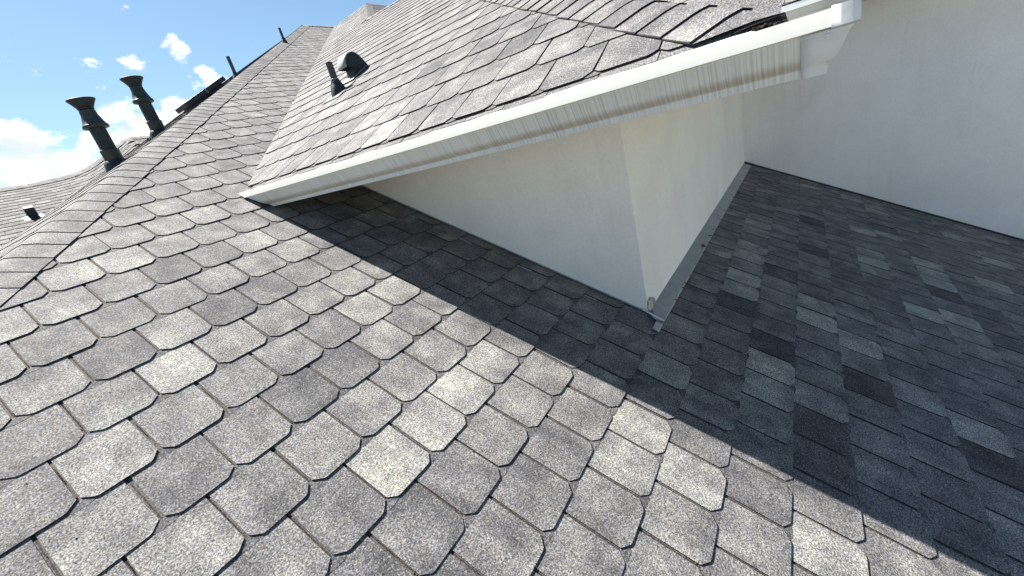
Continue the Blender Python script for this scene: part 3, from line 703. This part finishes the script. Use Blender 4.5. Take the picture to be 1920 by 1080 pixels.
for k, (px, py) in enumerate(nails):
    P = on_roof(px, py, .017); P.y = max(P.y, yo_(P.x) + .008)
    o = obj_of('nail', nme, fl); mm = F1.mat(0, 0); mm.translation = F1.p(P.x, (P.y * CA + zr(P.y) * SA), .0185) - fl.location; o.matrix_local = mm
rs = random.Random(5)
for (px, py, r) in ((1180 + 375 / 2.5946, 340 + 320 / 2.5946, .022), (1180 + 405 / 2.5946, 340 + 270 / 2.5946, .014), (1180 + 422 / 2.5946, 340 + 240 / 2.5946, .010)):
    P = on_roof(px, py, .017); P.y = max(P.y, yo_(P.x) + .02)
    vv = [(r * (1 + rs.uniform(-.35, .35)) * math.cos(k * .524), .7 * r * (1 + rs.uniform(-.35, .35)) * math.sin(k * .524), 0) for k in range(12)]
    o = mesh_obj('rust_stain', vv, [tuple(range(12))], M_RUST, fl)
    mm = F1.mat(0, 0); mm.translation = F1.p(P.x, (P.y * CA + zr(P.y) * SA), .0196) - fl.location; o.matrix_local = mm

kick = empty('corner_flashing', (1.86, -.9, -.43), 'bent metal corner piece with peeling sealant at the tip of the stucco dormer', 'flashing')
def kp(name, pts, faces, mat, t=.0015):
    o = mesh_obj(name, [Vector(q) - kick.location for q in pts], faces, mat, kick)
    if t: solid(o, t, 0)
    return o
# folded upright tab round the corner, then lying on the strip
z0 = zr(-.87)
kp('folded_tab', [(1.893, -.868, z0 + .025), (1.893, -.868, z0 + .085), (1.925, -.873, z0 + .088), (1.985, -.876, z0 + .055), (1.995, -.878, z0 + .026), (1.95, -.93, zr(-.93) + .024), (1.86, -.945, zr(-.945) + .024), (1.845, -.905, zr(-.905) + .026)],
   [(0, 1, 2, 3, 4), (0, 4, 5, 6, 7)], M_GALV)
sv = []; sf = []
for a in range(6):
    for b in range(5):
        sv.append((1.889 - .004 * math.sin(a) + b * .006, -.871 - .004 * b - .003 * math.sin(a * 2 + b), z0 + .022 + a * .0115 + rs.uniform(-.002, .002)))
for a in range(5):
    for b in range(4): sf.append((a * 5 + b, a * 5 + b + 1, a * 5 + b + 6, a * 5 + b + 5))
kp('sealant', sv, sf, M_SEAL, .004)
# white metal edge running out past the corner
e0, e1 = Vector((1.884, -.845, zr(-.845) + .027)), Vector((1.862, -.950, zr(-.950) + .031))
kp('metal_edge', [e0, e1, e1 + Vector((-.009, 0, -.001)), e0 + Vector((-.009, 0, -.001))], [(0, 1, 2, 3)], M_MITRE, .003)
edge = strip_yz('metal_edge', 1.886, 1.8985, -.84, 1.05, .0135, .0185, M_GALV, kick)
def sliver(pa, pb, w, h, mat=M_WHITE):
    a_, b_ = on_roof(*pa, .016), on_roof(*pb, .016); d = (b_ - a_).normalized(); s = F1.N.cross(d) * w
    n = F1.N
    q = [a_ - s, b_ - s, b_ + s, a_ + s]; q = [x + n * h for x in q]
    kp('step_flashing_edge', q, [(0, 1, 2, 3)], mat, .002)
for pa, pb in (((640 + 690 / 5.4, 320 + 452 / 5.4), (640 + 765 / 5.4, 320 + 487 / 5.4)), ((640 + 1200 / 5.4, 320 + 685 / 5.4), (640 + 1315 / 5.4, 320 + 740 / 5.4)),
               ((700 + 1460 / 5.4, 450 + 258 / 5.4), (700 + 1600 / 5.4, 450 + 312 / 5.4)), ((1000 + 515 / 5.4, 440 + 612 / 5.4), (1000 + 640 / 5.4, 440 + 664 / 5.4))):
    sliver(pa, pb, .0022, .0006, M_GALV)

# ------------------------------------------------------------------ GUTTERS
PROF = [(.125, -.004), (.125, 0), (.1215, .003), (.118, 0), (.118, -.004)]
OG = [(.1225, .0012), (.1275, -.032), (.1155, -.034), (.1105, -.045), (.1045, -.060), (.099, -.075), (.0915, -.088), (.0805, -.098), (.0745, -.103), (.0725, -.119), (.001, -.119), (.001, .004)]
LIP = [(.112, -.006), (.116, .001), (.1225, .0015)]
ZG = .652; XB = 1.362; YBK = -1.480
PR = LIP + OG
gut = empty('rain_gutter', (XB, 0, ZG), 'long white streaked gutter crossing the picture under the dormer eave', 'gutter')
def gpt(d, z, y): return Vector((XB - d, y, ZG + z))
rings = []
ys = [None, 'n'] + [1.0 - 2.4 * k / 24 for k in range(25)] + ['q', 'm']
for k, yv in enumerate(ys):
    ring = []
    for d, z in PR:
        if yv is None: y = (ZG + z) / T - .045
        elif yv == 'n': y = (ZG + z) / T - .049
        elif yv == 'm': y = YBK - d
        elif yv == 'q': y = YBK - d + .004
        else: y = yv
        w = .0009 * math.sin(k * 1.9 + z * 20) + .0006 * math.sin(k * .7)
        ring.append(gpt(d, z, y) + Vector((w if .03 < d < .12 else 0, 0, 0)) - gut.location)
    rings.append(ring)
n = len(PR); gv = [p for r in rings for p in r]; gf = [(k * n + i, k * n + i + 1, (k + 1) * n + i + 1, (k + 1) * n + i) for k in range(len(rings) - 1) for i in range(n - 1)]
o = mesh_obj('gutter_channel', gv, gf, M_GUT, gut, smooth=True); solid(o, .0012, 0)
try: o.data.set_sharp_from_angle(angle=math.radians(28))
except Exception: pass
# end cap cut to the slope of the main roof
cap = [gpt(d, z, (ZG + z) / T - .0455) - gut.location for d, z in OG]
o = mesh_obj('end_cap', cap, [tuple(range(len(cap)))], M_GUT, gut); solid(o, .0012, 0)
# return of the gutter round the corner (along the dormer's side eave)
ret = empty('rain_gutter', (3.6, YBK, ZG), 'white gutter turning the corner at upper right and running back towards the tall wall', 'gutter')
rings = []
for k in range(8):
    ring = []
    for d, z in PR:
        x = (XB - d) if k == 0 else (XB - d + .004) if k == 1 else (1.40 + (5.90 - 1.40) * (k - 2) / 5)
        ring.append(Vector((x, YBK - d, ZG + z)) - ret.location)
    rings.append(ring)
gv = [p for r in rings for p in r]; gf = [(k * n + i, (k + 1) * n + i, (k + 1) * n + i + 1, k * n + i + 1) for k in range(7) for i in range(n - 1)]
o = mesh_obj('gutter_channel', gv, gf, M_GUT, ret, smooth=True); solid(o, .0012, 0)
try: o.data.set_sharp_from_angle(angle=math.radians(28))
except Exception: pass
# mitre cover at the corner, slightly dented
def cover(name, prof, yfront, xend):
    rings = []
    cols = [('f', t) for t in (0, .35, .7)] + [('m', 0), ('r', .4), ('r', 1)]
    for kd, t in cols:
        ring = []
        for d, z in prof:
            if kd == 'f': p = Vector((XB - d, yfront + ((YBK - d) - yfront) * t, ZG + z))
            elif kd == 'm': p = Vector((XB - d + .002, YBK - d + .002, ZG + z))
            else: p = Vector((XB - d + (xend - (XB - d)) * t, YBK - d, ZG + z))
            if .075 < d < .122: p += Vector((noise.noise(p * 38) * .0035, noise.noise(p * 33 + Vector((5, 0, 0))) * .003, 0))
            ring.append(p - gut.location)
        rings.append(ring)
    n = len(prof); v = [p for r in rings for p in r]
    f = [(k * n + i, k * n + i + 1, (k + 1) * n + i + 1, (k + 1) * n + i) for k in range(len(rings) - 1) for i in range(n - 1)]
    o = mesh_obj(name, v, f, M_MITRE, gut, smooth=True); solid(o, .001, 1)
    try: o.data.set_sharp_from_angle(angle=math.radians(40))
    except Exception: pass
    return o
e = .0025
cover('mitre_cover', [(.1175 + e, -.036), (.1105 + e, -.045), (.1045 + e, -.060), (.099 + e, -.075), (.0915 + e, -.088), (.0805 + e, -.0985), (.0755 + e, -.104), (.0735 + e, -.1215), (.04, -.1225)], -1.508, 1.42)
cover('mitre_lip_cover', [(.112, .004), (.128, .0045), (.129, -.0335), (.118, -.0375)], -1.560, 1.42)
lathe_obj('rivet', [(.0048, 0), (.0045, .0012), (.003, .0026), (.001, .0032)], M_MITRE, gut, Vector((XB - .1175 - .004, -1.553, ZG - .047)) - gut.location, 10, tilt=(0, -math.pi / 2, 0))
# rear gutter above the tall wall
rg_ = empty('rain_gutter', (5.3, -2, 1.0), 'white gutter edge behind the hip, under the pale roof at the top', 'gutter')
gv = []
for y in (.5, -5):
    for d, z in PR: gv.append(Vector((5.428 - d, y, 1.006 + z)) - rg_.location)
gf = [(i, i + 1, n + i + 1, n + i) for i in range(n - 1)]
o = mesh_obj('gutter_channel', gv, gf, M_WHITE, rg_); solid(o, .0012, 0)

# ------------------------------------------------------------------ VENTS
def bvent(P, label):
    P = Vector(P)
    t = empty('flue_pipe', P, label, 'flue', 'dark capped flues standing behind the long hip'); t.scale = (1, 1, .92)
    lathe_obj('storm_boot', [(.115, -.10), (.108, -.05), (.100, .0), (.095, .03), (.084, .055), (.068, .068)], M_VENT, t)
    lathe_obj('sleeve', [(.069, .055), (.071, .06), (.070, .15), (.073, .155), (.072, .165), (.062, .17)], M_VENT2, t)
    lathe_obj('pipe', [(.061, .10), (.061, .42)], M_VENT, t)
    c = lathe_obj('storm_collar', [(.062, .372), (.094, .380), (.097, .392), (.093, .408), (.086, .414), (.072, .46), (.062, .50), (.059, .535), (.056, .55)], M_VENT2, t)
    for k in range(4):
        a = k * math.pi / 2 + .5
        o = mesh_obj('strut', *box_vf(-.004, -.002, 0, .004, .002, .022), M_VENT, t, (.056 * math.cos(a), .056 * math.sin(a), .545)); o.rotation_euler.z = a
    lathe_obj('vent_cap', [(.058, .556), (.062, .565), (.060, .572), (.066, .578), (.080, .605), (.098, .634), (.103, .640), (.104, .647), (.100, .650), (.02, .654)], M_VENT, t)
    return t
def on0(x, y, dz=0): return (x, y, T * (x + 1.0) + dz)
bvent((1.462, 3.80, 1.205), 'nearer and lower of the two dark capped flues behind the long hip')
bvent((2.129, 4.40, 1.52), 'second dark capped flue, further up the long hip in front of the cloud')
def pipe_boot(P, h, r, label, rb=.06, group=None, mats=(M_PVC, M_BOOT), tilt=(0, 0, 0), plate=None, fr=F0):
    P = Vector(P); t = empty('vent_pipe', P, label, 'vent pipe', group)
    lathe_obj('pipe', [(r, -.02), (r, h), (r * .8, h), (r * .8, h - .03)], mats[0], t, cap=False, seg=20)
    lathe_obj('rubber_boot', [(rb, -.05), (rb * .98, 0), (rb * .8, .035), (rb * .55, .07), (rb * .5, .078), (r + .006, .085), (r + .005, .095), (r, .096)], mats[1], t, seg=24)
    if plate:
        o = mesh_obj('base_plate', *box_vf(-plate, -plate * 1.1, -.001, plate, plate * 1.1, .002), M_BOOT, t)
        mm = Matrix((fr.U, fr.V, fr.N)).transposed().to_4x4(); mm.translation = fr.N * .018; o.matrix_local = mm
    return t
pipe_boot((3.554, 5.0, 2.20), .30, .023, 'thin dark plumbing pipe with round boot, lower of the two on the hip skyline', .062, 'thin pipes on the hip skyline')
pipe_boot((5.182, 6.0, 2.995), .25, .021, 'thin dark plumbing pipe highest up on the hip skyline', .055, 'thin pipes on the hip skyline')
# pipe on the dormer roof
P = Vector((2.40, 1.505, 1.20)); P.z = T * P.x - .01
t = empty('vent_pipe', P, 'dark grey plumbing pipe with black cone boot on the sunlit dormer slope', 'vent pipe')
lathe_obj('pipe', [(.026, .0), (.026, .235), (.021, .235), (.021, .20)], M_PVC, t, cap=False, seg=22)
lathe_obj('rubber_boot', [(.074, -.06), (.070, -.01), (.060, .035), (.048, .072), (.040, .086), (.039, .096), (.034, .098), (.033, .108), (.027, .110)], M_BOOT, t, seg=26)
lathe_obj('collar_ring', [(.0285, .108), (.031, .111), (.030, .117), (.0265, .119)], M_HOOD, t, seg=22)
o = mesh_obj('base_plate', *box_vf(-.115, -.12, -.001, .115, .13, .0015), M_BOOT, t)
mm = Matrix((F2.U, F2.V, F2.N)).transposed().to_4x4(); mm.translation = F2.N * .020; o.matrix_local = mm
# hooded exhaust vent: arched hood over a neck, opening down-slope
y0 = 1.504; wdt = .115
hv = empty('hooded_vent', (2.66, 1.56, 1.33), 'arched exhaust vent hood beside the pipe on the sunlit dormer slope', 'vent')
side = [(2.560, 1.392), (2.562, 1.420), (2.572, 1.450), (2.592, 1.476), (2.620, 1.494), (2.655, 1.502), (2.690, 1.494), (2.720, 1.474), (2.748, 1.440), (2.775, 1.405), (2.800, 1.385)]
hvv = []
for y in (y0, y0 + wdt):
    for x, z in side: hvv.append(Vector((x, y, z)) - hv.location)
ns = len(side)
o = mesh_obj('hood', hvv, [(i, i + 1, ns + i + 1, ns + i) for i in range(ns - 1)], M_HOOD, hv, smooth=True); solid(o, .003, 1)
inner = [(2.640, 1.40), (2.640, 1.420)]
for y, nm in ((y0 - .001, 'side_panel'), (y0 + wdt + .001, 'side_panel')):
    pts = side + [(2.640, 1.305), (2.618, 1.300), (2.642, 1.395)]
    pts = side[:] + [(2.800, 1.385), (2.622, 1.300), (2.630, 1.385)]
    o = mesh_obj(nm, [Vector((x, y, z)) - hv.location for x, z in side + [(2.640, 1.310), (2.632, 1.388)]], [tuple(range(ns + 2))], M_VENT, hv); solid(o, .002, 0)
o = mesh_obj('neck', [Vector(q) - hv.location for q in [(2.605, y0 + .008, 1.30), (2.605, y0 + wdt - .008, 1.30), (2.632, y0 + wdt - .008, 1.42), (2.632, y0 + .008, 1.42), (2.76, y0 + .008, 1.37), (2.76, y0 + wdt - .008, 1.37), (2.76, y0 + wdt - .008, 1.42), (2.76, y0 + .008, 1.42)]],
             [(0, 1, 2, 3), (4, 7, 6, 5), (0, 3, 7, 4), (1, 5, 6, 2)], M_VENT2, hv)
o = mesh_obj('base_plate', *box_vf(-.10, -.13, -.001, .10, .13, .0015), M_HOOD, hv)
mm = Matrix((F2.U, F2.V, F2.N)).transposed().to_4x4(); mm.translation = Vector((2.655, 1.563, T * 2.655)) + F2.N * .017 - hv.location; o.matrix_local = mm
# low box vent with a raised lid, seen edge-on beyond the hip
bv = empty('box_vent', (2.76, 4.4, 1.835), 'long low box vent with a raised flat lid beyond the hip', 'vent')
R0 = Matrix((F0.V, -F0.U, F0.N)).transposed().to_4x4()       # local x up-slope, y along +Y
def b0(name, vf, mat):
    v, f = vf; o = mesh_obj(name, v, f, mat, bv); o.matrix_local = R0; return o
o = b0('lid', box_vf(-.30, -.17, .055, .30, .17, .108), M_VENT); bevel(o, .006)
b0('lid_band', box_vf(-.005, -.173, .053, .005, .173, .110), M_HOOD)
b0('throat', box_vf(-.24, -.13, -.06, -.02, .13, .055), M_VENT2)
b0('throat', box_vf(.05, -.13, -.06, .24, .13, .055), M_VENT2)
b0('base_plate', box_vf(-.38, -.22, .010, .38, .22, .013), M_VENT)
# small slant vent on the far roof
d = pix_dir(64, 408); nn = (Vector((1, 0, 0)).cross(-DV)).normalized(); O = RS(cum[3], 0)
Pv = CAM + d * ((O - CAM).dot(nn) / d.dot(nn))
sv_ = empty('slant_vent', Pv, 'small dark slant vent with pale flange on the far left roof', 'vent')
RR = Matrix((Vector((1, 0, 0)), -DV, nn)).transposed().to_4x4()
def s0(name, vf, mat):
    v, f = vf; o = mesh_obj(name, v, f, mat, sv_); o.matrix_local = RR; return o
s0('flange', box_vf(-.105, -.115, .010, .105, .08, .013), M_HOOD)
cv = []
for y, z in ((-.13, .016), (-.10, .03), (-.06, .050), (-.035, .08), (-.02, .11), (-.016, .142), (-.04, .150)):
    cv += [(-.050, y, z), (.050, y, z)]
o = s0('curved_front', (cv, [(2 * k, 2 * k + 1, 2 * k + 3, 2 * k + 2) for k in range(6)]), M_BOOT); solid(o, .003, 0)
s0('hood', box_vf(-.052, -.045, .150, .052, .06, .154), M_VENT2)
s0('side_panel', ([(-.051, -.08, .04), (-.051, -.02, .148), (-.051, .06, .150), (-.051, .08, .014)], [(0, 1, 2, 3)]), M_VENT)
s0('side_panel', ([(.051, -.08, .04), (.051, -.02, .148), (.051, .06, .150), (.051, .08, .014)], [(0, 1, 2, 3)]), M_VENT)
